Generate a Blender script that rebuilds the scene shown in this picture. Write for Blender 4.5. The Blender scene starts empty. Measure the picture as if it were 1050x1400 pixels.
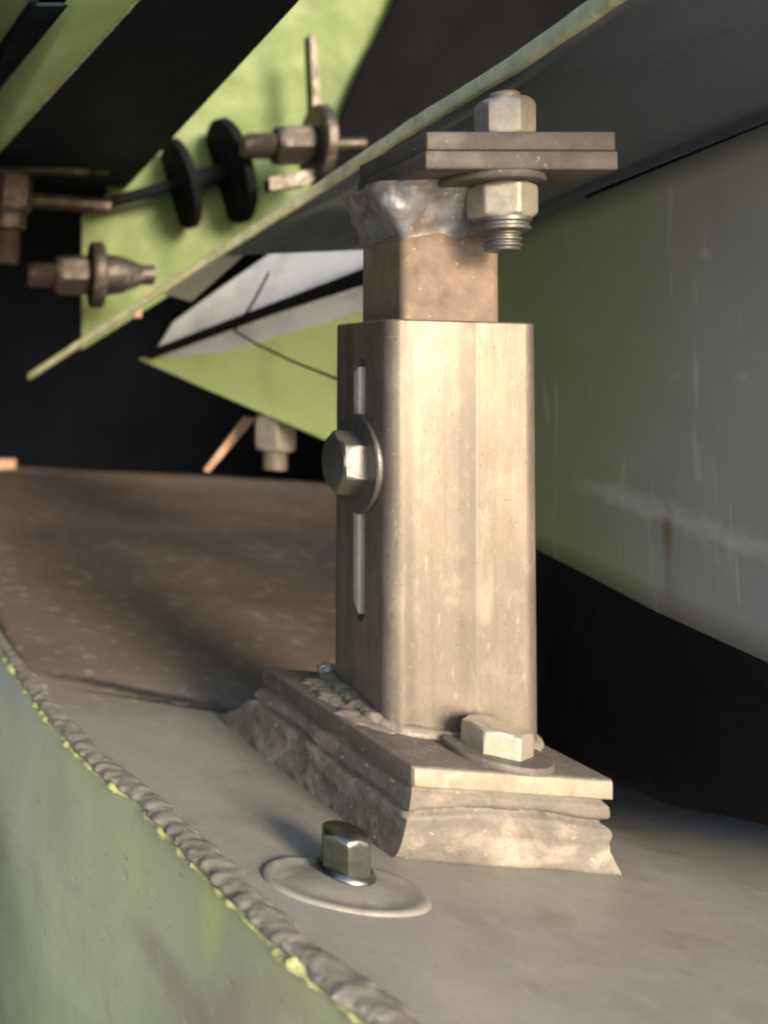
import bpy, bmesh, math, random
from mathutils import Vector, Matrix, noise
random.seed(7)
C = bpy.context.scene.collection
MM = 0.001
ZOFF = 130.0            # the frame shelf lies near z = 0 (all numbers below are millimetres, seen from the lens)
PI = math.pi

# ------------------------------------------------------------------ camera model (off-axis crop of a phone picture)
FPX, PPX, PPY, PIT, ROL, YAW = 1221.765, -238.516, 423.536, .058, .038, -.151
cy_, sy_ = math.cos(YAW), math.sin(YAW)
CF = Vector((sy_*math.cos(PIT), cy_*math.cos(PIT), math.sin(PIT)))
_r = Vector((cy_, -sy_, 0)); _u = _r.cross(CF)
CR = math.cos(ROL)*_r + math.sin(ROL)*_u
CU = -math.sin(ROL)*_r + math.cos(ROL)*_u

def ray(u, v): return CF + CR*((u-PPX)/FPX) - CU*((v-PPY)/FPX)
def aty(u, v, y): d = ray(u, v); return d*(y/d.y)
def atz(u, v, z): d = ray(u, v); return d*(z/d.z)
def atx(u, v, x): d = ray(u, v); return d*(x/d.x)
def onplane(u, v, p, n): d = ray(u, v); return d*(p.dot(n)/d.dot(n))

# ------------------------------------------------------------------ materials
def mat(name, c1, c2=None, scale=0.15, rough=.6, metal=0.0, bump=.15, bscale=1.2, c3=None, t3=(.58, .72), s3=.05,
        stretch=(1, 1, 1), coat=0.0, rvar=.12, spec=.5, speck=None, sps=.9, spt=(.66, .7), bdist=.4):
    m = bpy.data.materials.new(name); m.use_nodes = True
    n = m.node_tree.nodes; l = m.node_tree.links
    b = n['Principled BSDF']
    tc = n.new('ShaderNodeTexCoord'); mp = n.new('ShaderNodeMapping')
    mp.inputs['Scale'].default_value = tuple(1000*s for s in stretch)
    l.new(tc.outputs['Object'], mp.inputs['Vector'])
    def nz(sc, det=6, ro=.6, dist=0.0):
        t = n.new('ShaderNodeTexNoise'); t.inputs['Scale'].default_value = sc
        t.inputs['Detail'].default_value = det; t.inputs['Roughness'].default_value = ro
        t.inputs['Distortion'].default_value = dist
        l.new(mp.outputs['Vector'], t.inputs['Vector']); return t.outputs['Fac']
    def ramp(src, a, b_):
        r = n.new('ShaderNodeMapRange'); r.inputs['From Min'].default_value = a; r.inputs['From Max'].default_value = b_
        l.new(src, r.inputs['Value']); return r.outputs['Result']
    def mix(fac, A, B):
        x = n.new('ShaderNodeMix'); x.data_type = 'RGBA'
        l.new(fac, x.inputs['Factor'])
        for s, v in ((x.inputs['A'], A), (x.inputs['B'], B)):
            if isinstance(v, tuple): s.default_value = (*v, 1)
            else: l.new(v, s)
        return x.outputs['Result']
    c2 = c2 or tuple(.75*x for x in c1)
    base = nz(scale, 8, .65, .3)
    col = mix(ramp(base, .32, .68), c1, c2)
    if c3: col = mix(ramp(nz(s3, 7, .62, .6), *t3), col, c3)
    if speck: col = mix(ramp(nz(sps, 3, .5), *spt), col, speck)
    l.new(col, b.inputs['Base Color'])
    rr = n.new('ShaderNodeMapRange')
    l.new(base, rr.inputs['Value']); rr.inputs['From Min'].default_value = .3; rr.inputs['From Max'].default_value = .7
    rr.inputs['To Min'].default_value = max(.05, rough-rvar); rr.inputs['To Max'].default_value = min(1, rough+rvar)
    l.new(rr.outputs['Result'], b.inputs['Roughness'])
    b.inputs['Metallic'].default_value = metal
    b.inputs['Specular IOR Level'].default_value = spec
    b.inputs['Coat Weight'].default_value = coat; b.inputs['Coat Roughness'].default_value = .15
    if bump:
        bp = n.new('ShaderNodeBump'); bp.inputs['Strength'].default_value = bump; bp.inputs['Distance'].default_value = bdist*MM
        l.new(nz(bscale, 5, .6), bp.inputs['Height']); l.new(bp.outputs['Normal'], b.inputs['Normal'])
    return m

M = {}
M['tube'] = mat('sandy_mill_scale_steel', (.262, .222, .18), (.195, .164, .132), .07, .40, .5, .07, 1.2, stretch=(1, 1, .35), rvar=.10,
                c3=(.32, .27, .215), s3=.10, t3=(.5, .68), speck=(.35, .295, .24), sps=.55, spt=(.60, .74))
M['rusty'] = mat('rusty_brown_steel', (.30, .215, .155), (.20, .145, .105), .14, .65, .2, .5, .9, c3=(.34, .26, .19), s3=.08,
                 speck=(.46, .38, .28), sps=.5, spt=(.66, .74))
M['plate'] = mat('dusty_plate_steel', (.165, .142, .118), (.10, .086, .072), .10, .6, .15, .5, .8, c3=(.21, .18, .145), s3=.06,
                 speck=(.34, .29, .23), sps=.6, spt=(.66, .74))
M['grimy'] = mat('grimy_grey_brown_steel', (.135, .115, .098), (.09, .075, .064), .12, .6, .2, .5, .9, c3=(.18, .15, .125), s3=.08, speck=(.28, .24, .19), sps=.5, spt=(.66, .74))
M['weld'] = mat('grey_spattered_weld', (.36, .31, .25), (.22, .185, .15), .25, .55, .3, .8, .6, c3=(.42, .37, .30), s3=.2)
M['silver_weld'] = mat('silvery_weld', (.42, .41, .42), (.20, .19, .19), .16, .40, .4, .5, .6, stretch=(1, 1, .5), c3=(.24, .175, .13), s3=.12, t3=(.52, .66), speck=(.55, .54, .55), sps=.4)
M['mastic'] = mat('dusty_weathered_pad', (.25, .213, .178), (.15, .127, .105), .10, .75, .0, .6, .9, stretch=(.9, .9, 1.1),
                  c3=(.37, .31, .24), s3=.06, t3=(.52, .66), bdist=.7, speck=(.47, .40, .31), sps=.4, spt=(.67, .73))
M['bolt'] = mat('dull_plated_steel', (.52, .46, .37), (.36, .31, .25), .22, .5, .45, .25, 1.2)
M['bolt_dark'] = mat('dark_weathered_steel', (.115, .09, .068), (.06, .047, .036), .2, .45, .6, .4, 1.0, c3=(.32, .26, .20), s3=.1)
M['zinc'] = mat('bright_zinc', (.31, .32, .29), (.16, .17, .15), .35, .32, 1.0, .1, 1.0, rvar=.05)
M['side_bolt'] = mat('oiled_steel', (.21, .20, .175), (.13, .122, .108), .2, .42, .6, .25, 1.0)
M['floor'] = mat('dusty_grey_shelf_paint', (.335, .315, .27), (.26, .243, .205), .035, .5, .0, .12, 1.6,
                 c3=(.34, .32, .265), s3=.03, speck=(.36, .34, .29), sps=.16, spt=(.72, .76), stretch=(.6, 1, 1))
M['brown'] = mat('rust_brown_sheet', (.155, .115, .088), (.115, .085, .067), .012, .6, .0, .1, 1.0, c3=(.20, .15, .115), s3=.01)
M['seam'] = mat('dirty_weld_seam', (.30, .275, .22), (.19, .17, .138), .16, .6, .0, .5, 1.0, c3=(.36, .335, .27), s3=.05)
M['green_dirty'] = mat('dusty_green_paint', (.36, .41, .23), (.26, .30, .175), .016, .18, .0, .1, 1.0,
                       c3=(.28, .25, .18), s3=.022, t3=(.52, .66), coat=.5, speck=(.30, .34, .15), sps=.12, spt=(.7, .78))
M['green_chip'] = mat('bare_green_paint_edge', (.55, .55, .27), (.34, .37, .15), .3, .5, .0, .3, 1.0)
M['green'] = mat('light_green_paint', (.155, .205, .05), (.115, .16, .04), .03, .5, .0, .05, 1.0, c3=(.165, .195, .06), s3=.02, spec=.25)
M['green_mid'] = mat('mid_green_paint', (.40, .52, .22), (.30, .41, .16), .03, .4, .0, .05, 1.0)
M['green_edge'] = mat('worn_green_edge', (.80, .77, .48), (.42, .44, .22), .14, .5, .0, .5, .8, c3=(.84, .80, .60), s3=.16, t3=(.55, .65))
M['slate'] = mat('dark_slate_paint', (.125, .145, .175), (.095, .11, .135), .012, .24, .0, .06, 1.2, c3=(.14, .155, .18), s3=.012)
M['wall'] = mat('grey_dusty_panel', (.33, .335, .33), (.275, .28, .278), .018, .5, .0, .10, 1.5, coat=.15,
                speck=(.42, .41, .38), sps=.10, spt=(.68, .78))
M['black'] = mat('black_interior_dark', (.006, .0075, .011), (.0045, .0055, .008), .01, .6, .0, 0, spec=0.02)  # near-black colour standing in for the unlit interior
M['gloom'] = mat('gloom_brown', (.085, .070, .068), (.06, .05, .05), .02, .7, .0, .2, .5, c3=(.11, .088, .078), s3=.03, spec=.1)  # dark brown standing in for shade under the right panel
M['navy'] = mat('dark_gap_navy', (.022, .028, .028), (.016, .021, .024), .01, .6, .0, 0, spec=0.02)
M['dark'] = mat('dark_brown_matte', (.0075, .0068, .0075), (.0055, .005, .0055), .02, .7, .0, .1, 1.0, spec=0.02)  # dark colour, stands in for shade beside the green plate
M['matte_black'] = mat('plain_matte_black', (.012, .012, .013), (.009, .009, .01), .05, .7, .0, .1, 1.0, spec=0.02)  # black for the stand-in bolt shadows and the wedge strip
M['white'] = mat('worn_sheet_and_glare', (.84, .83, .84), (.74, .74, .75), .012, .25, .15, .03, .3, c3=(.82, .80, .82), s3=.02)
M['pale_green'] = mat('sunlit_look_green_paint', (.55, .66, .27), (.47, .57, .21), .02, .45, .0, .05, 1.0)  # green lightened in the colour so the shaded wedge looks sunlit
M['cream'] = mat('pale_green_flange', (.52, .53, .40), (.42, .43, .32), .03, .5, .0, .1, .6)
M['copper'] = mat('tan_copper_wire', (.55, .33, .20), (.42, .25, .15), .1, .5, .2, .1, 1.0)
M['bare'] = mat('lit_bare_metal', (.72, .64, .56), (.52, .45, .38), .3, .45, .1, .4, .8)
M['hole'] = M['black']

# the side panel: grey dusty paint, with a green reflection painted in towards the back (object x = along the panel)
def layer(m, sock_fac, color):
    """lay a colour over a material's base colour through a mask"""
    n = m.node_tree.nodes; l = m.node_tree.links; b = n['Principled BSDF']
    old = b.inputs['Base Color'].links[0].from_socket
    mx = n.new('ShaderNodeMix'); mx.data_type = 'RGBA'; l.new(sock_fac, mx.inputs['Factor'])
    l.new(old, mx.inputs['A']); mx.inputs['B'].default_value = (*color, 1); l.new(mx.outputs['Result'], b.inputs['Base Color'])
def mask_noise(m, scale, stretch, lo, hi, strength=1.0, detail=5, dist=0.0, off=(0, 0, 0)):
    n = m.node_tree.nodes; l = m.node_tree.links
    tc = n.new('ShaderNodeTexCoord'); mp = n.new('ShaderNodeMapping'); mp.inputs['Scale'].default_value = tuple(1000*q for q in stretch)
    mp.inputs['Location'].default_value = off
    l.new(tc.outputs['Object'], mp.inputs['Vector'])
    t = n.new('ShaderNodeTexNoise'); t.inputs['Scale'].default_value = scale; t.inputs['Detail'].default_value = detail; t.inputs['Distortion'].default_value = dist
    l.new(mp.outputs['Vector'], t.inputs['Vector'])
    r = n.new('ShaderNodeMapRange'); r.inputs['From Min'].default_value = lo; r.inputs['From Max'].default_value = hi
    r.inputs['To Max'].default_value = strength; l.new(t.outputs['Fac'], r.inputs['Value'])
    return r.outputs['Result']
def mask_spot(m, c, rad, wob=.5, strength=1.0, nscale=.25):
    """a stain or painted-in glare of its own shape: noisy ellipsoid at c (mm, object space)"""
    n = m.node_tree.nodes; l = m.node_tree.links
    tc = n.new('ShaderNodeTexCoord'); mp = n.new('ShaderNodeMapping'); mp.vector_type = 'TEXTURE'
    mp.inputs['Location'].default_value = tuple(q*MM for q in c); mp.inputs['Scale'].default_value = tuple(q*MM for q in rad[:3])
    if len(rad) > 3: mp.inputs['Rotation'].default_value = (0, 0, rad[3])
    l.new(tc.outputs['Object'], mp.inputs['Vector'])
    ln = n.new('ShaderNodeVectorMath'); ln.operation = 'LENGTH'; l.new(mp.outputs['Vector'], ln.inputs[0])
    t = n.new('ShaderNodeTexNoise'); t.inputs['Scale'].default_value = nscale*1000; t.inputs['Detail'].default_value = 6; l.new(tc.outputs['Object'], t.inputs['Vector'])
    ma = n.new('ShaderNodeMath'); ma.operation = 'MULTIPLY_ADD'; ma.inputs[1].default_value = wob*2; l.new(t.outputs['Fac'], ma.inputs[0]); l.new(ln.outputs['Value'], ma.inputs[2])
    r = n.new('ShaderNodeMapRange'); r.inputs['From Min'].default_value = 1.25+wob; r.inputs['From Max'].default_value = .45+wob
    r.inputs['To Max'].default_value = strength; l.new(ma.outputs[0], r.inputs['Value']); return r.outputs['Result']
def shelf_mat():
    m = M['floor']; n = m.node_tree.nodes; l = m.node_tree.links
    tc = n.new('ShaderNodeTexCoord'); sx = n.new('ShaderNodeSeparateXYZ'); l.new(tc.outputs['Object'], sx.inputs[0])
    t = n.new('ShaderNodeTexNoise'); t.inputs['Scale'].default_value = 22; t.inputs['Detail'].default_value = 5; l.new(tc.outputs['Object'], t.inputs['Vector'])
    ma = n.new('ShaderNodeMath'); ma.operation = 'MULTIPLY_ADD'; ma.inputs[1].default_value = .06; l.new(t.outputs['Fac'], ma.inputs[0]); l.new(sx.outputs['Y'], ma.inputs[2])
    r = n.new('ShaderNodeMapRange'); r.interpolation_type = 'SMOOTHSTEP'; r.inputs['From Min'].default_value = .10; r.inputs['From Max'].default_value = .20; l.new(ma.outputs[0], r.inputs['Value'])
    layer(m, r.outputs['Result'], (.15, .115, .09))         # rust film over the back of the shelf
    layer(m, mask_noise(m, .5, (.05, .9, 1), .60, .72, .35), (.26, .235, .195))    # wiped streaks in the dust
    layer(m, mask_noise(m, .06, (1, 1, 1), .55, .72, .45, 8), (.17, .145, .11))
    layer(m, mask_spot(m, (-46, 127, 0), (40, 5, 20, -.28), .5, .85, .15), (.03, .03, .033))   # oily scuff
    layer(m, mask_spot(m, (-30, 117, 0), (34, 3, 20, -.16), .5, .85, .15), (.03, .03, .033))
    layer(m, mask_noise(m, .9, (1, 1, 1), .70, .74, .45, 2), (.36, .335, .28))
    layer(m, mask_noise(m, .55, (1, 1, 1), .60, .70, .45, 6, off=(9, 3, 0)), (.16, .14, .11))
    layer(m, mask_noise(m, .14, (1, 1, 1), .57, .70, .5, 9, off=(2, 7, 0)), (.36, .33, .27))
    layer(m, mask_noise(m, 1.4, (.03, 1, 1), .69, .72, .5, 2, off=(1, 1, 0)), (.42, .40, .34))
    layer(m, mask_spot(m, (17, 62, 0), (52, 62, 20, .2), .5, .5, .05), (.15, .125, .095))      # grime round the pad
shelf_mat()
T_ = M['tube']
layer(M['white'], mask_noise(M['white'], .05, (.3, 1, 1), .48, .70, .6, 5), (.42, .43, .42))
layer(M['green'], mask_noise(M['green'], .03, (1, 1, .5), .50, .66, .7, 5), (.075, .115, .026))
layer(M['pale_green'], mask_noise(M['pale_green'], .04, (1, 1, .6), .52, .70, .5, 5), (.34, .42, .15))
layer(M['mastic'], mask_noise(M['mastic'], .8, (1, 1, 1), .60, .70, .5, 5), (.10, .085, .07))
layer(T_, mask_noise(T_, .085, (1, 1, .02), .48, .62, .85, 3, off=(.013, 0, 0)), (.135, .12, .102))
layer(T_, mask_noise(T_, .30, (1, 1, .006), .54, .72, .38), (.145, .12, .095))
layer(T_, mask_noise(T_, .9, (1, 1, .004), .60, .72, .5, off=(4, 0, 0)), (.33, .275, .22))
layer(T_, mask_noise(T_, .30, (1, 1, .6), .54, .74, .30, 9), (.345, .285, .232))
layer(T_, mask_noise(T_, .10, (1, 1, .5), .53, .72, .40, 9), (.15, .122, .095))
layer(T_, mask_noise(T_, 2.2, (1, 1, .7), .50, .72, .38, 4), (.13, .105, .082))
layer(T_, mask_noise(T_, .55, (1, 1, .03), .56, .70, .35, 5, off=(2, 5, 0)), (.15, .135, .118))
layer(T_, mask_noise(T_, 1.1, (1, 1, .5), .64, .71, .7, 3), (.11, .085, .065))
layer(T_, mask_noise(T_, 1.6, (.25, .25, .9), .70, .74, .6, 2), (.42, .37, .31))
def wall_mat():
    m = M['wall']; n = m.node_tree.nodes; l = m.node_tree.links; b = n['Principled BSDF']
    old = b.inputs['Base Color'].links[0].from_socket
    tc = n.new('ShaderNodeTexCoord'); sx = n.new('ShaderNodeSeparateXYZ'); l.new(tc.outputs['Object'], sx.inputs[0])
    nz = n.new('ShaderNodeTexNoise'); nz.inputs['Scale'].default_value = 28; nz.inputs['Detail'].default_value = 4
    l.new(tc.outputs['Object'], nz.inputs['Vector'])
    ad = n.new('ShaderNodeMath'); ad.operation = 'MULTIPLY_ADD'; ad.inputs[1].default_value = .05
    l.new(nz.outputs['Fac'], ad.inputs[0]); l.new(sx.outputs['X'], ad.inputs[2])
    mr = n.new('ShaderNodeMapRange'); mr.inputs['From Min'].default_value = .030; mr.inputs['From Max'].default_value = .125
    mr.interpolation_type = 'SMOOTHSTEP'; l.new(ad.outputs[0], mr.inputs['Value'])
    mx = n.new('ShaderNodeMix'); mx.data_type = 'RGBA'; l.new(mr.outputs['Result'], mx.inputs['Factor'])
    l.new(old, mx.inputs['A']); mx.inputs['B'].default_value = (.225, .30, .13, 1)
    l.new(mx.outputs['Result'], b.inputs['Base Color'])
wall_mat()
layer(M['wall'], mask_noise(M['wall'], .06, (1, 1, .25), .52, .70, .5, 7), (.25, .255, .255))
layer(M['wall'], mask_noise(M['wall'], .25, (1, 1, .10), .62, .74, .45, 6), (.60, .60, .58))
layer(M['wall'], mask_noise(M['wall'], .5, (1, 1, .6), .68, .73, .5, 3), (.25, .24, .20))

# ------------------------------------------------------------------ objects
def W(p): return Vector((p[0], p[1], p[2]+ZOFF))*MM

def thing(name, label, cat, loc, group=None):
    o = bpy.data.objects.new(name, None); C.objects.link(o)
    o.empty_display_size = .01
    o.location = W(loc); o['label'] = label; o['category'] = cat
    if group: o['group'] = group
    return o

def tag(o, label, cat, group=None):
    o['label'] = label; o['category'] = cat
    if group: o['group'] = group
    return o

def world_loc(o):
    v = Vector(o.location)
    while o.parent: o = o.parent; v += Vector(o.location)
    return v

def obj(name, bm, material, parent=None, origin=None, bevel=0, seg=2, smooth=40, sub=0):
    """link a bmesh (millimetres) as one mesh object"""
    bm.normal_update()
    o3 = world_loc(parent) if parent else W(origin if origin is not None else sum((v.co for v in bm.verts), Vector())/len(bm.verts))
    for v in bm.verts: v.co = W(v.co)-o3
    bmesh.ops.recalc_face_normals(bm, faces=bm.faces)
    me = bpy.data.meshes.new(name); bm.to_mesh(me); bm.free()
    me.materials.append(material)
    o = bpy.data.objects.new(name, me); C.objects.link(o)
    if parent: o.parent = parent
    else: o.location = o3
    if smooth:
        me.shade_smooth() if hasattr(me, 'shade_smooth') else None
        es = o.modifiers.new('b', 'BEVEL') if bevel else None
        if es: es.width = bevel*MM; es.segments = seg; es.limit_method = 'ANGLE'; es.angle_limit = math.radians(35); es.harden_normals = False
        bm2 = bmesh.new(); bm2.from_mesh(me)
        for e in bm2.edges:
            if len(e.link_faces) == 2 and e.calc_face_angle(0) > math.radians(smooth) and not bevel: e.smooth = False
        bm2.to_mesh(me); bm2.free()
    if sub:
        s = o.modifiers.new('s', 'SUBSURF'); s.levels = s.render_levels = sub
    return o

def hexa(bm, p):
    v = [bm.verts.new(Vector(q)) for q in p]
    for f in ((0, 1, 2, 3), (7, 6, 5, 4), (0, 4, 5, 1), (1, 5, 6, 2), (2, 6, 7, 3), (3, 7, 4, 0)): bm.faces.new([v[i] for i in f])
    return v

def box(bm, x0, x1, y0, y1, z0, z1):
    return hexa(bm, [(x0, y0, z0), (x1, y0, z0), (x1, y1, z0), (x0, y1, z0), (x0, y0, z1), (x1, y0, z1), (x1, y1, z1), (x0, y1, z1)])

def slab(bm, pts, off):
    """polygon pts extruded by the vector off"""
    a = [bm.verts.new(Vector(p)) for p in pts]; b = [bm.verts.new(Vector(p)+Vector(off)) for p in pts]
    bm.faces.new(a); bm.faces.new(b[::-1]); n = len(a)
    for i in range(n): bm.faces.new((a[i], b[i], b[(i+1) % n], a[(i+1) % n]))

def frame(axis):
    a = Vector(axis).normalized()
    t = Vector((0, 0, 1)) if abs(a.z) < .9 else Vector((1, 0, 0))
    x = t.cross(a).normalized(); return a, x, a.cross(x)

def lathe(bm, p, axis, prof, n=40, hexaf=None, cap=(True, True), rot=0.0):
    """prof: (radius, height along axis); hexaf: across-flats, clips every radius to a hexagon"""
    a, x, y = frame(axis); p = Vector(p); rings = []
    for r, h in prof:
        ring = []
        for i in range(n):
            t = 2*PI*i/n
            rr = r
            if hexaf:
                k = (t % (PI/3)) - PI/6
                rr = min(r, hexaf/2/math.cos(k))
            ring.append(bm.verts.new(p+a*h+(x*math.cos(t+rot)+y*math.sin(t+rot))*rr))
        rings.append(ring)
    for A, B in zip(rings, rings[1:]):
        for i in range(n): bm.faces.new((A[i], A[(i+1) % n], B[(i+1) % n], B[i]))
    if cap[0]: bm.faces.new(rings[0][::-1])
    if cap[1]: bm.faces.new(rings[-1])

def hexprof(af, h, both=False, crown=1.0):
    R = af/2/math.cos(PI/6)
    p = [(R, 0), (R, h*.80), (R*.965, h*.90), (af/2*.97, h*.985), (af/2*.93, h*crown)]
    if both: p = [(af/2*.94, 0), (R*.965, h*.10), (R, h*.2)] + p[1:]
    return p

def threadprof(r, h0, h1, pitch=1.75, end=1.5):
    p = []; h = h0
    while h < h1-end:
        p += [(r, h), (r, h+pitch*.2), (r*.87, h+pitch*.55), (r*.87, h+pitch*.7)]; h += pitch
    p += [(r*.93, h), (r*.8, h1)]
    return p

def washerprof(ro, t): return [(ro*.99, 0), (ro, t*.2), (ro, t*.75), (ro*.975, t)]

def sweep(bm, pts, rx, n=14, flat=1.0, ripple=0, rl=3.0, nz=.0, seed=0, capends=True):
    """bead along a polyline, radius rx (number or function of t), flattened in z, with ripples and lumps"""
    P = [Vector(p) for p in pts]; L = [0]
    for a, b in zip(P, P[1:]): L.append(L[-1]+(b-a).length)
    step = min(.8, L[-1]/12); m = int(L[-1]/step); rings = []; j = 0
    for k in range(m+1):
        s = L[-1]*k/m
        while j < len(P)-2 and s > L[j+1]: j += 1
        f = (s-L[j])/max(1e-6, L[j+1]-L[j]); q = P[j].lerp(P[j+1], f)
        d = (P[min(j+1, len(P)-1)]-P[j]).normalized()
        x = d.cross(Vector((0, 0, 1))).normalized(); z = x.cross(d)
        t = s/L[-1]; R = rx(t) if callable(rx) else rx
        R *= min(1, .35+3*min(t, 1-t)*L[-1]/ (R*4)) if capends else 1
        ph = (s % rl)/rl
        ring = []
        for i in range(n):
            a = 2*PI*i/n; c = q+x*math.cos(a)*R+z*math.sin(a)*R*flat
            g = 1+ripple*(math.sqrt(max(0, 1-(2*ph-1)**2))-.7)
            # chevron of a laid bead
            if nz: g += nz*noise.noise(Vector((c.x, c.y, c.z))*.28+Vector((seed, 0, 0)))+nz*.5*noise.noise(Vector((c.x, c.y, c.z))*.8+Vector((0, seed, 0)))
            ring.append(bm.verts.new(q+(c-q)*g))
        rings.append(ring)
    for A, B in zip(rings, rings[1:]):
        for i in range(n): bm.faces.new((A[i], A[(i+1) % n], B[(i+1) % n], B[i]))
    bm.faces.new(rings[0][::-1]); bm.faces.new(rings[-1])

def blob(bm, p, r, sc=(1, 1, 1), nz=.35, seed=0, f=.22):
    ret = bmesh.ops.create_icosphere(bm, subdivisions=4, radius=1)
    for v in ret['verts']:
        c = v.co.copy(); q = Vector((c.x*sc[0], c.y*sc[1], c.z*sc[2]))*r
        g = 1+nz*noise.noise(q*f+Vector((seed, seed*.7, 0)))+nz*.6*noise.noise(q*f*2.7+Vector((0, seed, 3)))
        v.co = Vector(p)+q*g

def boolean_cut(o, cutter):
    md = o.modifiers.new('c', 'BOOLEAN'); md.operation = 'DIFFERENCE'; md.object = cutter; md.solver = 'EXACT'
    dg = bpy.context.evaluated_depsgraph_get(); dg.update()
    me = bpy.data.meshes.new_from_object(o.evaluated_get(dg))
    o.modifiers.clear(); old = o.data; o.data = me; bpy.data.meshes.remove(old)
    bpy.data.objects.remove(cutter, do_unlink=True)

# ------------------------------------------------------------------ main dimensions
X0, D0, Z0, H = 125.1, 285.4, -100.5, 119.5
TW = 40.0
ZF = -126.0                 # top of the shelf
CX, CY = X0+TW/2, D0+TW/2
PYAW, TILT = .18, -.04
def bp(x, y, dz=0):         # point of the base plate's own (slightly twisted) frame
    dx, dy = x-CX, y-CY; c, s = math.cos(PYAW), math.sin(PYAW)
    return Vector((CX+c*dx-s*dy, CY+s*dx+c*dy, Z0+TILT*dx+dz))
BL, BR, BF, BB = 111.5, 165.3, 265.0, 339.9

# ------------------------------------------------------------------ the support post
post = thing('support_post', 'telescoping square steel post welded upright on a base plate, sandy outer tube', 'steel post', (CX, CY, Z0))

def rsq(cx, cy, w, d, r, k=22):
    out = []
    for (sx, sy, a0) in ((1, 1, 0), (-1, 1, 90), (-1, -1, 180), (1, -1, 270)):
        for i in range(k+1):
            a = math.radians(a0+90*i/k)
            out.append((cx+sx*(w/2-r)+r*math.cos(a), cy+sy*(d/2-r)+r*math.sin(a)))
    return out

def hollow(bm, cx, cy, w, d, r, t, z0, z1, rb=.5):
    o = rsq(cx, cy, w, d, r); i = rsq(cx, cy, w-2*t, d-2*t, max(.8, r-t)); n = len(o)
    o2 = rsq(cx, cy, w-2*rb, d-2*rb, r-rb*.6)
    loops = [(i, z0), (o, z0), (o, z1-rb), (o2, z1), (i, z1)]
    vs = [[bm.verts.new((x, y, z)) for x, y in lp] for lp, z in loops]
    for a, b in zip(vs, vs[1:]+vs[:1]):
        for k in range(n): bm.faces.new((a[k], a[(k+1) % n], b[(k+1) % n], b[k]))

bm = bmesh.new(); hollow(bm, CX, CY, TW+.6, TW, 4.4, 4, Z0-2.5, Z0+H)
outer = obj('outer_tube', bm, M['tube'], post)
SY = 304.4
bm = bmesh.new()
slot = []
for a in range(0, 181, 15): slot.append((SY+4*math.cos(math.radians(a)), 4+4*math.sin(math.radians(a))))
for a in range(180, 361, 15): slot.append((SY+4*math.cos(math.radians(a)), -70+4*math.sin(math.radians(a))))
slab(bm, [(X0-3, y, z) for y, z in slot], (12, 0, 0))
cut = obj('slot_cutter', bm, M['tube'], None, (X0, SY, -20))
bpy.context.view_layer.update()
boolean_cut(outer, cut)
outer.data.shade_flat()

IX, IW = 144.6, 27.2
bm = bmesh.new(); hollow(bm, IX, 291.2+14, IW, 28, 2.2, 3, -85, aty(582, 231, 270).z-.2)
obj('inner_tube', bm, M['rusty'], post, smooth=0)
bm = bmesh.new()
# bare metal, paled in colour to look lit along the slot's back edge
slab(bm, [(X0-.15, SY+.6, z) for z in ()] or [(X0-.45, SY+.4, 5), (X0-.45, SY+4.3, 3), (X0-.45, SY+4.3, -69), (X0-.45, SY+.4, -72)], (2.6, 0, 0))
obj('slot_edge', bm, M['bare'], post, bevel=.4)
bm = bmesh.new()
q = [bp(BL, BF), bp(BR, BF), bp(BR, BB), bp(BL, BB)]
hexa(bm, [v+Vector((0, 0, -5.4)) for v in q]+q)
obj('base_plate', bm, M['plate'], post, bevel=.5)
M['cut'] = mat('bright_lit_edge', (.42, .355, .27), (.27, .22, .165), .16, .6, .1, .5, .8, c3=(.50, .43, .33), s3=.12)  # pale colour standing in for sun on the plate's front edge
bm = bmesh.new()
hexa(bm, [bp(BL+.4, BF-.5, -5.1), bp(BR-.4, BF-.5, -5.1), bp(BR-.4, BF+2, -5.1), bp(BL+.4, BF+2, -5.1), bp(BL+.4, BF-.5, -.4), bp(BR-.4, BF-.5, -.4), bp(BR-.4, BF+2, -.4), bp(BL+.4, BF+2, -.4)])
obj('lit_edge', bm, M['cut'], post, bevel=.4)  # pale strip standing in for sun on the plate's front edge

TY = 270.0
TA, TB = aty(582, 231, TY), aty(846, 231, TY)
bm = bmesh.new(); slab(bm, [(TA.x, TY, TA.z), (TB.x, TY, TA.z), (TB.x, TY+44, TA.z), (TA.x, TY+44, TA.z)], (0, 0, 5.3))
obj('top_plate', bm, M['grimy'], post, bevel=.5)

bm = bmesh.new()   # weld round the tube's foot
l0 = Vector((X0-1, D0+TW+2, bp(X0, D0+TW).z+.5)); l1 = Vector((X0-1.2, D0+6, bp(X0, D0+6).z+.5)); l2 = Vector((X0+5, D0-1, bp(X0+5, D0).z+.5))
l3 = Vector((X0+TW*.5, D0-1.2, bp(X0+20, D0).z+.2)); l4 = Vector((X0+TW-4, D0-1, bp(X0+TW, D0).z+.4)); l5 = Vector((X0+TW+.5, D0+6, bp(X0+TW, D0).z+.5))
l6 = Vector((X0+TW+.5, D0+TW, bp(X0+TW, D0+TW).z+.5))
sweep(bm, [l0, l0.lerp(l1, .5), l1, l2, l3, l4, l5, l6], lambda t: 2.6+1.2*max(0, 1-abs(t-.16)/.22), n=20, flat=.8, nz=.35, seed=3)
sweep(bm, [p+Vector((-3.6, -.5, -.4)) for p in (l0, l0.lerp(l1, .5), l1, l2+Vector((-1, -1, 0)))], lambda t: 6.2-2.0*t+.9*math.sin(t*19), n=48, flat=.26, nz=.34, seed=21)
for k in range(7):
    t = random.random(); p = l0.lerp(l1, t)
    blob(bm, p+Vector((-random.uniform(1, 8), random.uniform(-2, 2), -.3)), random.uniform(.6, 1.7), (1.2, 1.2, .55), nz=.3, seed=k)
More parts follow.
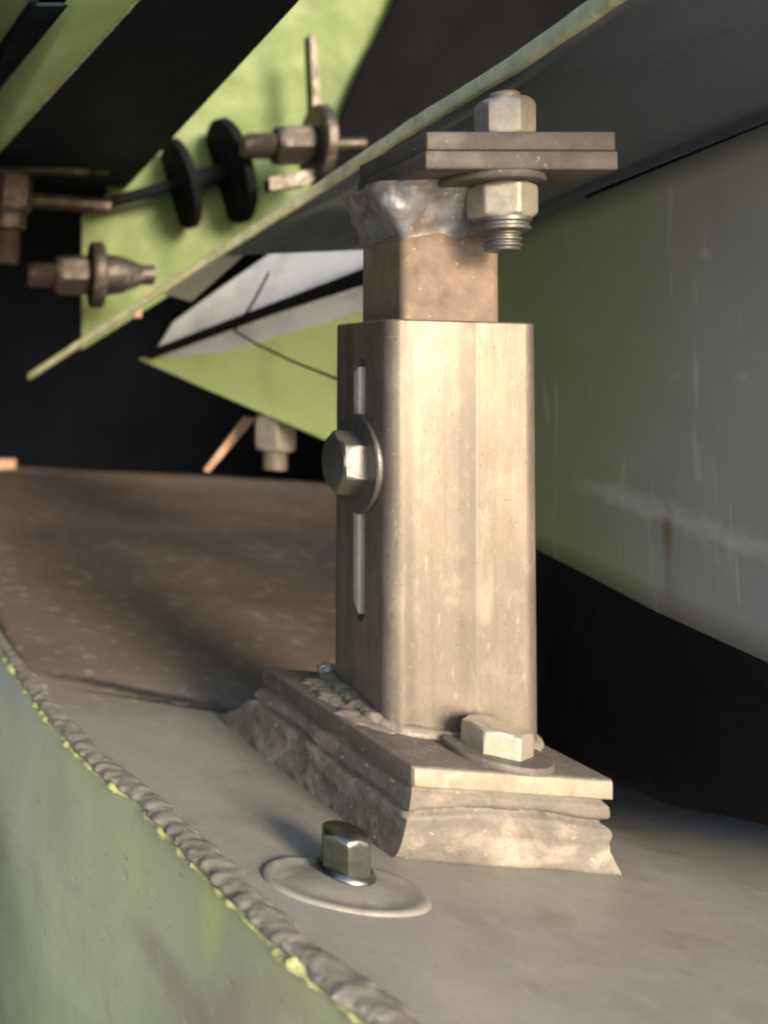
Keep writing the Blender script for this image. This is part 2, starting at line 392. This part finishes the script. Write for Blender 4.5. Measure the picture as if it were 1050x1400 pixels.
obj('foot_weld', bm, M['weld'], post, smooth=180)
bm = bmesh.new()
blob(bm, aty(447, 915, 330), 2.6, (1.2, 1, .8), seed=5, f=.4)
obj('weld_drop', bm, M['bolt'], post)

bm = bmesh.new()   # silvery weld smeared round the inner tube's head
NH = 26; rows = []
for r in range(NH+1):
    t = r/NH; z = TA.z+.3-t*16; off = .35+7.0*(1-t)**1.6
    base = rsq(IX, 305.2, IW+2*off, 28+2*off, 2.2+off, k=14); row = []
    for i, (x, y) in enumerate(base):                      # resample the straight sides as well
        x2, y2 = base[(i+1) % len(base)]
        k = 24 if math.hypot(x2-x, y2-y) > 6 else 1
        for j in range(k):
            p = Vector((x+(x2-x)*j/k, y+(y2-y)*j/k, z)); d = Vector((p.x-IX, p.y-305.2, 0)).normalized()
            w_ = 2.1*noise.noise(p*.11+Vector((3, 0, 0)))+1.1*noise.noise(p*.3)+.35*noise.noise(p*.9)
            lump = 5.0*math.exp(-((p.x-IX+17)/7)**2-((p.y-292)/9)**2-((p.z-TA.z+8)/6)**2)
            p += d*((w_+lump)*(.25+.75*(1-t)))+Vector((0, 0, (2.6*noise.noise(Vector((p.x*.16, p.y*.16, 0))))*t))
            row.append(bm.verts.new(p))
    rows.append(row)
nn = min(len(r) for r in rows)
for A, B in zip(rows, rows[1:]):
    for i in range(nn): bm.faces.new((A[i], A[(i+1) % nn], B[(i+1) % nn], B[i]))
obj('head_weld', bm, M['silver_weld'], post, smooth=180)

# ------------------------------------------------------------------ pad under the base plate
bm = bmesh.new()
zt = Z0-5.6
top = [bp(BL+.8, BF+.8), bp(BR-.4, BF+.8), bp(BR-.4, BB-.8), bp(BL+.8, BB-.8)]
c0 = Vector((117.2, 268.4, ZF-.5)); c1 = Vector((174.2, 272.5, ZF-.5)); c3 = Vector((98.5, 357, ZF-.5)); c2 = Vector((163, 352, ZF-.5))
bot = [c0, c1, c2, c3]
def loop_pts(quad, step=.9, n=None):
    out = []
    for i in range(4):
        a, b = quad[i], quad[(i+1) % 4]; k = n[i]
        out += [a.lerp(b, j/k) for j in range(k)]
    return out
cnt = [64, 90, 64, 100]
Lb, Lt = loop_pts(bot, n=cnt), loop_pts(top, n=cnt)
NR = 44; rows = []
cen = (sum(bot, Vector())+sum(top, Vector()))/8
for r in range(NR+1):
    t = r/NR; row = []
    for a, b in zip(Lb, Lt):
        g = t**(.42 if (len(row) < cnt[0]+cnt[1]+cnt[2]) else .95)                                   # flares out at the foot
        p = Vector((a.x+(b.x-a.x)*g, a.y+(b.y-a.y)*g, a.z+(b.z-5.7-a.z)*t))
        d = (p-cen); d.z = 0; d.normalize()
        ap = a; sx_ = (p-c0).length if False else (p.x*.35+p.y*.94)
        w = 1.2*noise.noise(Vector((p.x*.05, p.y*.05, p.z*.10)))+.6*noise.noise(Vector((p.x*.11, p.y*.11, p.z*.22+7)))+.35*noise.noise(Vector((p.x*.25, p.y*.25, p.z*.35)))+.22*noise.noise(p*.7)
        if t > .74: w *= .25
        elif t < .3: w += .8*(.3-t)*4
        gap = -2.4*math.exp(-((t-.70+.12*noise.noise(p*.06))/.045)**2) - .35*math.exp(-((t-.36+.25*noise.noise(p*.05))/.07)**2) - 1.6*math.exp(-((t-.97)/.04)**2)
        p += d*((w*.9)*(1 if t < .97 else .2)+gap)
        if t > .05: p.z += .7*noise.noise(Vector((p.x*.12, p.y*.12, 3)))*(1-t)
        row.append(bm.verts.new(p))
    rows.append(row)
n = len(Lb)
for A, B in zip(rows, rows[1:]):
    for i in range(n): bm.faces.new((A[i], A[(i+1) % n], B[(i+1) % n], B[i]))
bm.faces.new(rows[0][::-1]); bm.faces.new(rows[-1])
pad = obj('bedding_pad', bm, M['mastic'], None, c0, smooth=60)
tag(pad, 'rough dusty brown bedding pad with layered sides under the post base plate', 'pad')

# ------------------------------------------------------------------ fasteners on the post
def hexhead(bm, p, axis, af, h, rot=0.0, both=False, face=None):
    """face: a direction one of the flats looks to"""
    if face is not None:
        a, x, y = frame(axis); f = Vector(face); rot = math.atan2(f.dot(y), f.dot(x))-PI/6
    lathe(bm, p, axis, hexprof(af, h, both), 72, af, rot=rot)

bc = Vector((148.2, 276.3, bp(148.2, 276.3).z))
nrm = Vector((-TILT, 0, 1)).normalized()
b1 = thing('hex_bolt', 'dull steel hex bolt with washer on the base plate in front of the post', 'bolt', bc)
bm = bmesh.new(); lathe(bm, bc, nrm, washerprof(12.4, 2.0), 56); obj('washer', bm, M['plate'], b1)
bm = bmesh.new(); hexhead(bm, bc+nrm*1.9, nrm, 14.0, 6.6, face=(-.32, -.95, 0)); obj('head', bm, M['bolt'], b1)

sc_ = Vector((X0, SY, -25.5)); ax = Vector((-1, 0, 0))
b2 = thing('flange_bolt', 'oiled hex bolt with round washer clamped in the vertical slot of the post', 'bolt', sc_)
bm = bmesh.new(); lathe(bm, sc_, ax, washerprof(15.6, 1.8), 56); obj('washer', bm, M['side_bolt'], b2)
bm = bmesh.new(); hexhead(bm, sc_+ax*1.7, ax, 17.5, 6.6, face=(0, -1, .12)); obj('head', bm, M['side_bolt'], b2)

tcx, tcy = aty(686, 270, 281).x, 281.0
zn = TA.z
b3 = thing('through_bolt', 'steel bolt clamping the two top plates, nuts above and below', 'bolt', (tcx, tcy, zn))
fdir = (-150, -281, 0)
bm = bmesh.new(); lathe(bm, (tcx-2.5, tcy+1, zn), (0, 0, -1), washerprof(12.8, 2.0), 56); obj('washer', bm, M['grimy'], b3)
bm = bmesh.new(); hexhead(bm, (tcx, tcy, zn-1.9), (0, 0, -1), 14.2, 10.2, face=fdir, both=True); obj('nut', bm, M['bolt'], b3)
bm = bmesh.new(); lathe(bm, (tcx, tcy, zn-12), (0, 0, -1), [(6.9, 0), (6.9, 1.0), (6.2, 1.4), (6.2, 2.2), (6.7, 2.6), (6.7, 3.3), (5.6, 4.0)], 40); obj('collar', bm, M['side_bolt'], b3)
bm = bmesh.new(); lathe(bm, (tcx, tcy, zn-16), (0, 0, -1), threadprof(4.7, 0, 5.5), 32); obj('thread_end', bm, M['side_bolt'], b3)
zu = zn+11.1
bm = bmesh.new(); hexhead(bm, (tcx+.8, tcy, zu), (0, 0, 1), 12.4, 11.5, face=fdir, both=True); obj('nut', bm, M['bolt'], b3)
bm = bmesh.new(); lathe(bm, (tcx+.8, tcy, zu+11.3), (0, 0, 1), threadprof(4.0, 0, 2.4), 32); obj('thread_end', bm, M['bolt'], b3)

bm = bmesh.new(); slab(bm, [(TA.x+1, TY+1.5, zn+5.7), (TB.x+.4, TY+1.5, zn+5.7), (TB.x+.4, TY+45, zn+5.7), (TA.x+1, TY+45, zn+5.7)], (0, 0, 5.4))
o = obj('bracket_plate', bm, M['grimy'], None, (150, 300, 71), bevel=.5)
tag(o, 'rusty flat bracket plate lying on the top plate of the post', 'bracket')

# ------------------------------------------------------------------ shelf, seam, side plate
seam_px = [(640, 1500), (540, 1400), (470, 1345), (400, 1290), (345, 1235), (300, 1190), (212, 1102), (130, 1037), (62, 960), (26, 908), (0, 866), (-50, 770)]
edge = [atz(u, v, ZF) for u, v in seam_px]
def edge_x(y):
    pts_ = sorted(edge, key=lambda q: q.y)
    for a, b in zip(pts_, pts_[1:]):
        if y <= b.y: return a.x+(b.x-a.x)*(y-a.y)/(b.y-a.y)
    return pts_[-1].x-.12*(y-pts_[-1].y)
def sm(a, b, x): t = max(0, min(1, (x-a)/(b-a))); return t*t*(3-2*t)
def shelf_z(x, y):
    z = ZF
    rise = max(0, (y-372)/440); off = max(0, y-330)*.36
    z += 40*rise**1.12*(1-sm(170, 230, x-off))+2*noise.noise(Vector((x*.02, y*.02, 0)))*sm(330, 480, y)
    w = sm(152, 190, x-off)                               # rolled down to put the shade right of the post into the shape
    d = max(0, y-256-20*(1-sm(172, 205, x)))
    z -= w*(.0022*min(d, 72)**2+.317*max(0, d-72))
    return z
bm = bmesh.new(); rows = []
ys = [150+6*i for i in range(45)]+[424+12*i for i in range(34)]
for y in ys:
    xl = edge_x(y)+.5; xr = 296+max(0, y-430)*.42
    rows.append([bm.verts.new((xl+(xr-xl)*k/60, y, shelf_z(xl+(xr-xl)*k/60, y))) for k in range(61)])
for A, B in zip(rows, rows[1:]):
    for i in range(60): bm.faces.new((A[i], A[i+1], B[i+1], B[i]))
o = obj('frame_shelf', bm, M['floor'], None, (120, 250, ZF), smooth=80)
s_ = o.modifiers.new('t', 'SOLIDIFY'); s_.thickness = 3*MM; s_.offset = -1
if o.data.polygons[0].normal.z < 0: o.data.flip_normals()
o['kind'] = 'structure'

bm = bmesh.new()
sweep(bm, [e+Vector((0, 0, .2)) for e in edge], lambda t: (4.7-2.0*t)*(1+.30*noise.noise(Vector((t*26, 2, 0)))), n=24, flat=.42, ripple=.09, rl=1.7, nz=.28, seed=4, capends=False)
o = obj('weld_seam', bm, M['seam'], None, edge[3], smooth=60)
tag(o, 'long rippled grey weld seam along the edge of the shelf', 'weld')

bm = bmesh.new()
for a, b in zip(edge, edge[1:]): pass
E_ = [e+Vector((-3.1+1.6*i/len(edge), 0, -.6)) for i, e in enumerate(edge)]
slab_v = []
NZ = 26
for e in E_:
    slab_v.append([bm.verts.new(e+Vector((-.10*h, 0, -h))) for h in [i*i*.22 for i in range(NZ)]])
for a, b in zip(slab_v, slab_v[1:]):
    for i in range(NZ-1): bm.faces.new((a[i], a[i+1], b[i+1], b[i]))
sp = obj('side_plate', bm, M['green_dirty'], None, edge[3], smooth=60)
def sp_at(u, v):
    n_ = Vector((-1, -.12, .1)); return (W(onplane(u, v, edge[4]+Vector((-6, 0, 0)), n_))-world_loc(sp))/MM
for ((u, v), rad, st, col) in (((60, 1345), (60, 26, 7), .75, (.20, .165, .125)), ((240, 1330), (60, 22, 6), .6, (.22, .18, .135)), ((290, 1215), (30, 5, 17), .6, (.46, .50, .16)),
                             ((20, 1010), (50, 34, 20), .7, (.42, .52, .16)), ((150, 1130), (50, 16, 14), .45, (.20, .24, .16)), ((60, 1200), (50, 18, 10), .3, (.22, .25, .17))):
    layer(M['green_dirty'], mask_spot(M['green_dirty'], sp_at(u, v), rad, .6, st, .06), col)  # dirt and scrapes; the bright green patch puts glare into the colour
layer(M['green_dirty'], mask_noise(M['green_dirty'], .35, (1, 1, .5), .66, .72, .7, 4), (.36, .36, .26))
layer(M['green_dirty'], mask_noise(M['green_dirty'], .8, (1, .15, 1), .64, .72, .45, 4), (.09, .10, .07))
s = sp.modifiers.new('t', 'SOLIDIFY'); s.thickness = 3*MM; s.offset = 0
tag(sp, 'dusty green painted side plate below the weld seam', 'plate')
bm = bmesh.new()
pts = []
for i in range(len(E_)-1):
    for k in range(6):
        p = E_[i].lerp(E_[i+1], k/6); pts.append(p+Vector((-1.5+(1.0)*noise.noise(p*.15), 0, -.9+.8*noise.noise(p*.12))))
sweep(bm, pts, lambda t: max(.3, 1.15+1.5*noise.noise(Vector((t*38, 0, 0)))), n=8, flat=.8, nz=.8, seed=8)
obj('chipped_edge', bm, M['green_chip'], sp)

# bolt standing on its domed sealing washer
dc = Vector((98.6, 249.0, ZF))
bm = bmesh.new(); lathe(bm, dc+Vector((0, 0, -.3)), (0, 0, 1), [(24.4, 0), (24.2, .5), (23.6, .9), (22.5, 1.1), (21, 1.05), (19, .8), (16, .9), (12, 1.3), (8, 1.6), (2, 1.6)], 72)
for v in bm.verts:
    d = v.co-dc; v.co.x = dc.x+d.x*.80; v.co.y = dc.y+d.y*.50; v.co.z += .25*noise.noise(v.co*.12); d = v.co-dc; v.co.x += d.x*.05*noise.noise(v.co*.08); v.co.y += d.y*.05*noise.noise(v.co*.08+Vector((5, 0, 0)))
M['dome'] = mat('dusty_pale_washer', (.285, .265, .215), (.205, .19, .155), .08, .55, .0, .3, 1.0, c3=(.36, .335, .275), s3=.06)
o = obj('domed_washer', bm, M['dome'], None, dc, smooth=60)
tag(o, 'wide flat domed washer painted like the shelf, under the shiny bolt', 'washer')
fb = Vector((101.0, 253.6, ZF+1.4))
b4 = thing('shiny_bolt', 'small shiny zinc flanged hex bolt standing on the shelf', 'bolt', fb)
bm = bmesh.new(); lathe(bm, fb, (0, 0, 1), [(6.6, 0), (6.8, .4), (6.6, .9), (5.9, 1.5)], 48); obj('flange', bm, M['zinc'], b4)
bm = bmesh.new(); hexhead(bm, fb+Vector((0, 0, 1.4)), (0, 0, 1), 10.4, 8.8, face=(-.72, -.69, 0)); obj('head', bm, M['zinc'], b4)

# ------------------------------------------------------------------ overhead sheet and right panel
WP = Vector((252, 310, 0)); WN = Vector((-.978, -.20, 0)).normalized()
def onwall(u, v): return onplane(u, v, WP, WN)
sh = thing('overhead_sheet', 'dark slate sheet sloping overhead, with a worn pale green front edge', 'sheet', (158, 286, 95))
bm = bmesh.new()
ea, eb = Vector((153.8, 180, 118)), Vector((42.2, 560, -4.4))
em = Vector((158.7, 286, 94.9))
edgeln = [aty(960, -85, 200), aty(830, 0, 238), em, aty(560, 175, 340), aty(440, 255, 390), aty(300, 345, 440), aty(150, 443, 500), aty(40, 515, 560)]
cr = [onwall(1250, 85), onwall(1050, 157), onwall(950, 198), onwall(840, 243), onwall(740, 285), onwall(640, 330), onwall(560, 372), onwall(500, 405)]
edgeln_r = [Vector((168, -130, 185)), Vector((160, 60, 142))]+edgeln[:6]  # first points carry the sheet on unseen towards the lens, to block sun
cr_r = [Vector((760, -130, 185)), Vector((760, 60, 142))]+[onwall(1250, 85)+Vector((0, 0, 3))]+cr[1:6]
N = 8; rows = []
for a, b in zip(edgeln_r, cr_r[:8]): rows.append([bm.verts.new(a.lerp(b, i/N)) for i in range(N+1)])
for A, B in zip(rows, rows[1:]):
    for i in range(N): bm.faces.new((A[i], A[i+1], B[i+1], B[i]))
o = obj('panel', bm, M['slate'], sh, smooth=80)
s = o.modifiers.new('t', 'SOLIDIFY'); s.thickness = 2*MM; s.offset = 1
# the worn edge is a flat strip
bm = bmesh.new(); nrm2 = Vector((0, -.3, .95))
P = []
for a, b in zip(edgeln, edgeln[1:]):
    for k in range(8): P.append(a.lerp(b, k/8))
P.append(edgeln[-1])
prev = None
for i, p in enumerate(P):
    hgt = (5.6-1.8*i/len(P))*(1+.15*noise.noise(p*.1)); wdt = 2.5
    ring = [bm.verts.new(p+Vector(q)) for q in ((-wdt*.5, -1, -hgt*.5), (wdt*.5, 0, -hgt*.5), (wdt*.5, 0, hgt*.5), (-wdt*.5, -1, hgt*.5))]
    if prev:
        for k in range(4): bm.faces.new((prev[k], prev[(k+1) % 4], ring[(k+1) % 4], ring[k]))
    else: bm.faces.new(ring[::-1])
    prev = ring
bm.faces.new(prev)
obj('worn_edge', bm, M['green_edge'], sh, bevel=.5)

wp = thing('grey_side_sheet', 'dusty grey painted panel hanging at the right with a green reflection painted in at the back', 'panel', onwall(1050, 900))
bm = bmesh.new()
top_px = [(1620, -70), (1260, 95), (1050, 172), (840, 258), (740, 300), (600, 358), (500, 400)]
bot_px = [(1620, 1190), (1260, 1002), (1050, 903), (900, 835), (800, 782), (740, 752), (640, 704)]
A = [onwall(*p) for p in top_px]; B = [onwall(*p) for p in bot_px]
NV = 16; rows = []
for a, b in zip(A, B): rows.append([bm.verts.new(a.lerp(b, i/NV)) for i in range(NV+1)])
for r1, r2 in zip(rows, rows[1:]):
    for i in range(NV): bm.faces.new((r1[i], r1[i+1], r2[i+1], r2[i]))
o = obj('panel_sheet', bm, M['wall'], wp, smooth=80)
# local x of the object runs along the panel: rotate data so that object X = distance to the back
o.rotation_euler = (0, 0, math.atan2(.978, -.20))
inv = Matrix.Rotation(-o.rotation_euler.z, 4, 'Z'); o.data.transform(inv)
s = o.modifiers.new('t', 'SOLIDIFY'); s.thickness = 3*MM; s.offset = 1
s.offset = 0
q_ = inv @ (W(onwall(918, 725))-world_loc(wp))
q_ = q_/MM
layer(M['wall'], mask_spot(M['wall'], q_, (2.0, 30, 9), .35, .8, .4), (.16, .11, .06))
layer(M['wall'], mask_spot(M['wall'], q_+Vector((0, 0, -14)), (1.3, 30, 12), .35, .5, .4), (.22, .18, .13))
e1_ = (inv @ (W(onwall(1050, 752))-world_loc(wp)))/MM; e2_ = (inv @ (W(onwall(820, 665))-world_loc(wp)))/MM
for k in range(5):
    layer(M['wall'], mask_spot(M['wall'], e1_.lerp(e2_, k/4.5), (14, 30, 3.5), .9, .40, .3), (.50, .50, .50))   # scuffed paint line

bm = bmesh.new(); slab(bm, [(299, 130, -330), (299, 130, 0), (480, 900, -20), (480, 900, -330)], (4, 0, 0))  # added panel: blocks sun and gives the dark under the grey panel
o = obj('sun_block_panel', bm, M['gloom'], None, (300, 300, ZF)); tag(o, 'added dark panel blocking sun beyond the hanging grey panel', 'panel')

# ------------------------------------------------------------------ background behind and above
def flat(name, px, y, th, material, label, cat, parent=None, **kw):
    ys = y if isinstance(y, (list, tuple)) else [y]*len(px)
    pts = [aty(u, v, d) for (u, v), d in zip(px, ys)]
    bm = bmesh.new(); slab(bm, pts, (0, th, 0))
    o = obj(name, bm, material, parent, None if parent else pts[0], smooth=30, **kw)
    if not parent: tag(o, label, cat)
    return o

flat('green_plate', [(112, 296), (150, 262), (112, 180), (400, -60), (700, -60), (700, 60), (400, 295), (300, 360), (112, 478)], 604, 5, M['green'],
     'sunlit light green plate with dark shadows across it, behind the bolts', 'plate')
arc = [(560, -60), (540, 0), (522, 40), (500, 80), (482, 120), (468, 160), (458, 200), (450, 250), (440, 300), (800, 300), (800, -60)]  # outline of the shadow edge on the green plate, built as a dark sheet
flat('shade_plate', arc, 592, 4, M['dark'], 'dark plate with a curved edge, put in for shade at the right of the green plate', 'shade plate')

# dark beam underside, upper left
bm = bmesh.new()
zb = 122
p = [atz(425, -20, zb), atz(165, 268, zb), atz(120, 330, zb), atz(0, 212, zb), atz(-60, 260, zb), atz(195, -10, zb)]
p = [atz(428, -20, zb), atz(163, 268, zb), atz(-8, 232, zb), atz(0, 205, zb), atz(195, -10, zb)]
slab(bm, p, (0, 0, 4))
o = obj('dark_beam', bm, M['navy'], None, p[1]); tag(o, 'dark navy underside of the broad beam above the bolts', 'beam')
# green channel beside it
gb = thing('green_channel', 'green painted steel channel crossing the top left corner', 'beam', atz(0, 205, zb))
def strip(name, pa, pb, material, th=(0, 0, 3)):
    bm = bmesh.new(); slab(bm, pa+pb[::-1], th); return obj(name, bm, material, gb, bevel=.6)
e0, e1 = atz(-20, 226, zb), atz(200, -14, zb)
g0, g1 = aty(-20, 150, e0.y-40), aty(115, -14, e1.y-12)
strip('flange', [e0, e1], [g0, g1], M['green_mid'], (-2, 2, 2))
bm = bmesh.new(); sweep(bm, [e0.lerp(e1, k/12) for k in range(13)], .9, n=8, nz=.3); obj('worn_edge', bm, M['green_edge'], gb)
h0, h1 = aty(-20, 98, e0.y-50), aty(66, -14, e1.y-20)
strip('dark_gap', [g0+Vector((-3, 12, 0)), g1+Vector((-3, 12, 0))], [h0+Vector((-3, 12, 0)), h1+Vector((-3, 12, 0))], M['navy'], (-2, 2, 2))  # navy strip standing in for the dark gap between flange and lip
k0, k1 = aty(-20, -30, e0.y-70), aty(0, -30, e1.y-30)
strip('lip', [h0, h1], [k0, k1], M['green_mid'], (-2, 2, 2))

# loose bolts in the background
def bg_bolt(name, label, cat, a_px, b_px, y, parts, group):
    """parts: (name, t0, t1, radius px, kind, material) along the pixel axis a->b at depth y"""
    a, b = aty(*a_px, y), aty(*b_px, y); L = (b-a).length; ax = (b-a).normalized()
    s = L/math.hypot(b_px[0]-a_px[0], b_px[1]-a_px[1])
    t = thing(name, label, cat, a, group)
    for nm, t0, t1, r, kind, m in parts:
        bm = bmesh.new(); p = a+ax*(t0*L); h = (t1-t0)*L; R = r*s
        if kind == 'hex': hexhead(bm, p, ax, R*1.8, h, rot=.25, both=True)
        elif kind == 'thread': lathe(bm, p, ax, [(R*.8, 0)]+[(R*(1 if i % 2 else .86), h*(.08+.9*i/12)) for i in range(13)], 32)
        elif kind == 'cone': lathe(bm, p, ax, [(R*.95, 0), (R, h*.12), (R*.9, h*.5), (R*.6, h*.9), (R*.5, h)], 36)
        elif kind == 'dome': lathe(bm, p, ax, [(R*.5, 0), (R*.8, h*.15), (R, h*.4), (R, h*.85), (R*.9, h)], 36)
        else: lathe(bm, p, ax, [(R*.96, 0), (R, h*.15), (R, h*.85), (R*.96, h)], 40)
        obj(nm, bm, m, t)
    return t
GB = 'weathered bolts in the machine behind the post'
bg_bolt('spring_bolt', 'dark weathered bolt with washer pointing left, below the dark shadows', 'bolt', (38, 376), (210, 376), 548,
        [('thread_end', 0, .24, 19, 'thread', M['bolt_dark']), ('nut', .22, .50, 29, 'hex', M['bolt_dark']),
         ('washer', .50, .60, 47, 'disc', M['bolt_dark']), ('bushing', .60, .90, 29, 'cone', M['bolt_dark']), ('shank', .88, 1.0, 14, 'disc', M['bolt_dark'])], GB)
bg_bolt('adjusting_bolt', 'dark steel bolt with upright washer against the green plate, above the worn edge', 'bolt', (332, 200), (500, 197), 545,
        [('thread_end', 0, .26, 20, 'thread', M['bolt_dark']), ('nut', .26, .56, 31, 'hex', M['bolt_dark']),
         ('washer', .57, .66, 58, 'disc', M['bolt_dark']), ('shank', .66, 1.0, 10, 'thread', M['bolt_dark'])], GB)
bg_bolt('hanging_bolt', 'dark bolt hanging nut down at the left edge below a rod', 'bolt', (14, 235), (8, 362), 520,
        [('nut', 0, .45, 31, 'hex', M['bolt_dark']), ('collar', .45, .62, 24, 'disc', M['bolt_dark']), ('thread_end', .62, 1, 18, 'thread', M['bolt_dark'])], GB)
bg_bolt('stud_end', 'small tan stud and nut below the green wedge, left of the post', 'bolt', (376, 560), (376, 643), 500,
        [('nut', .1, .68, 27, 'hex', M['bolt']), ('thread_end', .68, 1, 16, 'thread', M['bolt'])], GB)
bg_bolt('pivot_rod', 'thick dark round rod with a collar at the left edge', 'rod', (-60, 200), (150, 205), 560,
        [('shaft', 0, .88, 29, 'disc', M['bolt_dark']), ('collar', .88, 1, 34, 'disc', M['bolt_dark'])], None)
bg_bolt('brake_rod', 'thin rusty rod under the thick rod at the left', 'rod', (20, 272), (150, 282), 560,
        [('shaft', 0, 1, 11, 'disc', M['bolt_dark'])], None)
flat('flat_bar', [(-40, 214), (122, 226), (122, 238), (-40, 232)], 548, 8, M['bolt_dark'], 'pale rusty flat bar under the thick dark rod', 'bar')
flat('support_tab', [(368, 243), (440, 228), (440, 240), (420, 252), (370, 260)], 540, 10, M['bolt_dark'], 'short rusty tab under the upright washer bolt', 'tab')
flat('upright_tab', [(424, 46), (432, 52), (440, 150), (441, 240), (430, 240), (428, 130)], 565, 10, M['bolt_dark'], 'thin upright dark tab rising above the washer', 'tab')
flat('pink_stub', [(-10, 628), (22, 628), (22, 641), (-10, 643)], 700, 10, M['copper'], 'small pinkish stub at the left edge above the brown sheet', 'stub')
flat('ceiling_nut', [(322, -14), (365, -14), (362, 4), (345, 8), (326, 4)], 420, 10, M['copper'], 'small tan nut peeking in at the top edge', 'nut')
rb = bg_bolt('bolt_shadow_discs', 'black discs on a rod, put in for bolt shadows on the sunlit green plate', 'bushing', (140, 279), (345, 226), 585,  # no real bushing, stands in for bolt shadows
        [('rod', 0, .85, 9, 'disc', M['matte_black']), ('washer', .50, .56, 66, 'disc', M['matte_black']), ('collar', .56, .80, 15, 'disc', M['matte_black']), ('washer', .82, .89, 76, 'disc', M['matte_black']), ('nub', .89, .95, 34, 'disc', M['matte_black'])], None)  # black discs put where bolt shadows fall on the plate
flat('copper_strip', [(334, 570), (350, 572), (286, 646), (278, 643)], 520, 3, M['copper'], 'bent tan copper strip hanging beside the small stud', 'strip')
flat('tan_clip', [(204, 398), (216, 400), (206, 412), (194, 420), (194, 434), (183, 434), (186, 416)], 520, 4, M['copper'], 'small curled tan clip under the worn edge', 'clip')

# the green wedge box behind the post
wb = thing('wedge_box', 'pale and green sheet metal wedge pointing left behind the post', 'sheet box', aty(190, 490, 560))
flat('upper_sheet', [(214, 478), (238, 440), (300, 395), (372, 345), (440, 312), (520, 288), (560, 350), (504, 372)], [560, 550, 530, 505, 480, 455, 440, 455], 3, M['white'], '', '', wb)
flat('lower_sheet', [(190, 491), (330, 444), (510, 386), (560, 380), (560, 640), (440, 600), (320, 548)], [560, 510, 450, 440, 440, 465, 510], 3, M['pale_green'], '', '', wb)
flat('glare_band', [(192, 490), (330, 443.5), (510, 385.5), (510, 420), (400, 455), (300, 482)], [558, 508, 448, 448, 485, 518], -.6, M['white'], '', '', wb)  # white strip standing in for sky glare on the lower sheet
bm = bmesh.new(); sweep(bm, [aty(200, 487, 552), aty(330, 438, 500), aty(520, 367, 440)], 2.7, n=10); o = obj('black_strip', bm, M['matte_black'], wb)  # black strip along the line between the two sheets
bm = bmesh.new(); sweep(bm, [aty(368, 372, 480), aty(345, 415, 483), aty(320, 452, 486), aty(350, 470, 474), aty(400, 494, 455), aty(470, 522, 436)], .6, n=8)  # thin dark curve across both wedge sheets
o = obj('thin_dark_line', bm, M['dark'], None, aty(320, 452, 480)); tag(o, 'thin dark line bent across the wedge box', 'line')
flat('pale_flange', [(220, 400), (400, 272), (404, 296), (330, 352), (262, 412)], [500, 410, 410, 445, 490], 3, M['cream'], 'pale greenish flange strip just below the worn sheet edge', 'flange')

# added black enclosure: blocks sky light and keeps the space behind dark
hs = thing('light_block_enclosure', 'added black enclosure that blocks light round the works behind the post', 'enclosure', (100, 1400, ZF))
for nm, b in (('back_blocker', (-700, 1200, 1400, 1410, -400, 700)), ('side_blocker', (-160, -150, 110, 1399, -110, 330)),
              ('top_blocker', (-148, 700, 640, 1399, 320, 330)), ('end_blocker', (560, 570, 330, 1399, -400, 318)), ('bottom_blocker', (-148, 558, 330, 1399, -345, -335))):
    bm = bmesh.new(); box(bm, *b); obj(nm, bm, M['gloom' if nm == 'bottom_blocker' else 'black'], hs)

bm = bmesh.new(); slab(bm, [(-20000, -20000, -720), (20000, -20000, -720), (20000, 20000, -720), (-20000, 20000, -720)], (0, 0, -20))
M['ground'] = mat('dry_pale_ground', (.45, .40, .32), (.38, .33, .26), .002, .9, 0, 0)
o = obj('ground', bm, M['ground'], None, (0, 0, -720)); o['kind'] = 'structure'

# ------------------------------------------------------------------ light
EL, AZ = math.radians(19), math.radians(16)     # azimuth: to the right of straight behind the camera
S = Vector((math.sin(AZ)*math.cos(EL), -math.cos(AZ)*math.cos(EL), math.sin(EL)))
ld = bpy.data.lights.new('sun', 'SUN'); ld.energy = 1.5; ld.angle = math.radians(20); ld.color = (1, .88, .73)
lo = bpy.data.objects.new('sun', ld); C.objects.link(lo); lo.rotation_euler = (-S).to_track_quat('-Z', 'Y').to_euler(); lo.location = W(S*2000)
w = bpy.data.worlds.new('World'); bpy.context.scene.world = w; w.use_nodes = True
nt = w.node_tree; sk = nt.nodes.new('ShaderNodeTexSky'); sk.sky_type = 'NISHITA'; sk.sun_disc = False
sk.sun_elevation = EL; sk.sun_rotation = PI-AZ
nt.links.new(sk.outputs[0], nt.nodes['Background'].inputs[0]); nt.nodes['Background'].inputs[1].default_value = .09

# ------------------------------------------------------------------ camera
sc = bpy.context.scene
cd = bpy.data.cameras.new('camera'); cam = bpy.data.objects.new('camera', cd); C.objects.link(cam); sc.camera = cam
m = Matrix((CR, CU, -CF)).transposed().to_4x4(); m.translation = W((0, 0, 0)); cam.matrix_world = m
cd.sensor_fit = 'VERTICAL'; cd.sensor_height = 36; cd.sensor_width = 27
cd.lens = 36*FPX/1400
cd.shift_x = (525-PPX)/1400; cd.shift_y = -(700-PPY)/1400
cd.clip_start = .01; cd.clip_end = 100
cd.dof.use_dof = True; cd.dof.focus_distance = Vector((145, 285, -40)).dot(CF)*MM; cd.dof.aperture_fstop = 10

vs = sc.view_settings; sc.display_settings.display_device = 'sRGB'
vs.view_transform = 'Standard'; vs.look = 'None'; vs.exposure = 1.95; vs.gamma = 1; vs.use_curve_mapping = False
sc.cycles.use_denoising = True
sc.cycles.filter_width = 2.2
sc.cycles.max_bounces = 8
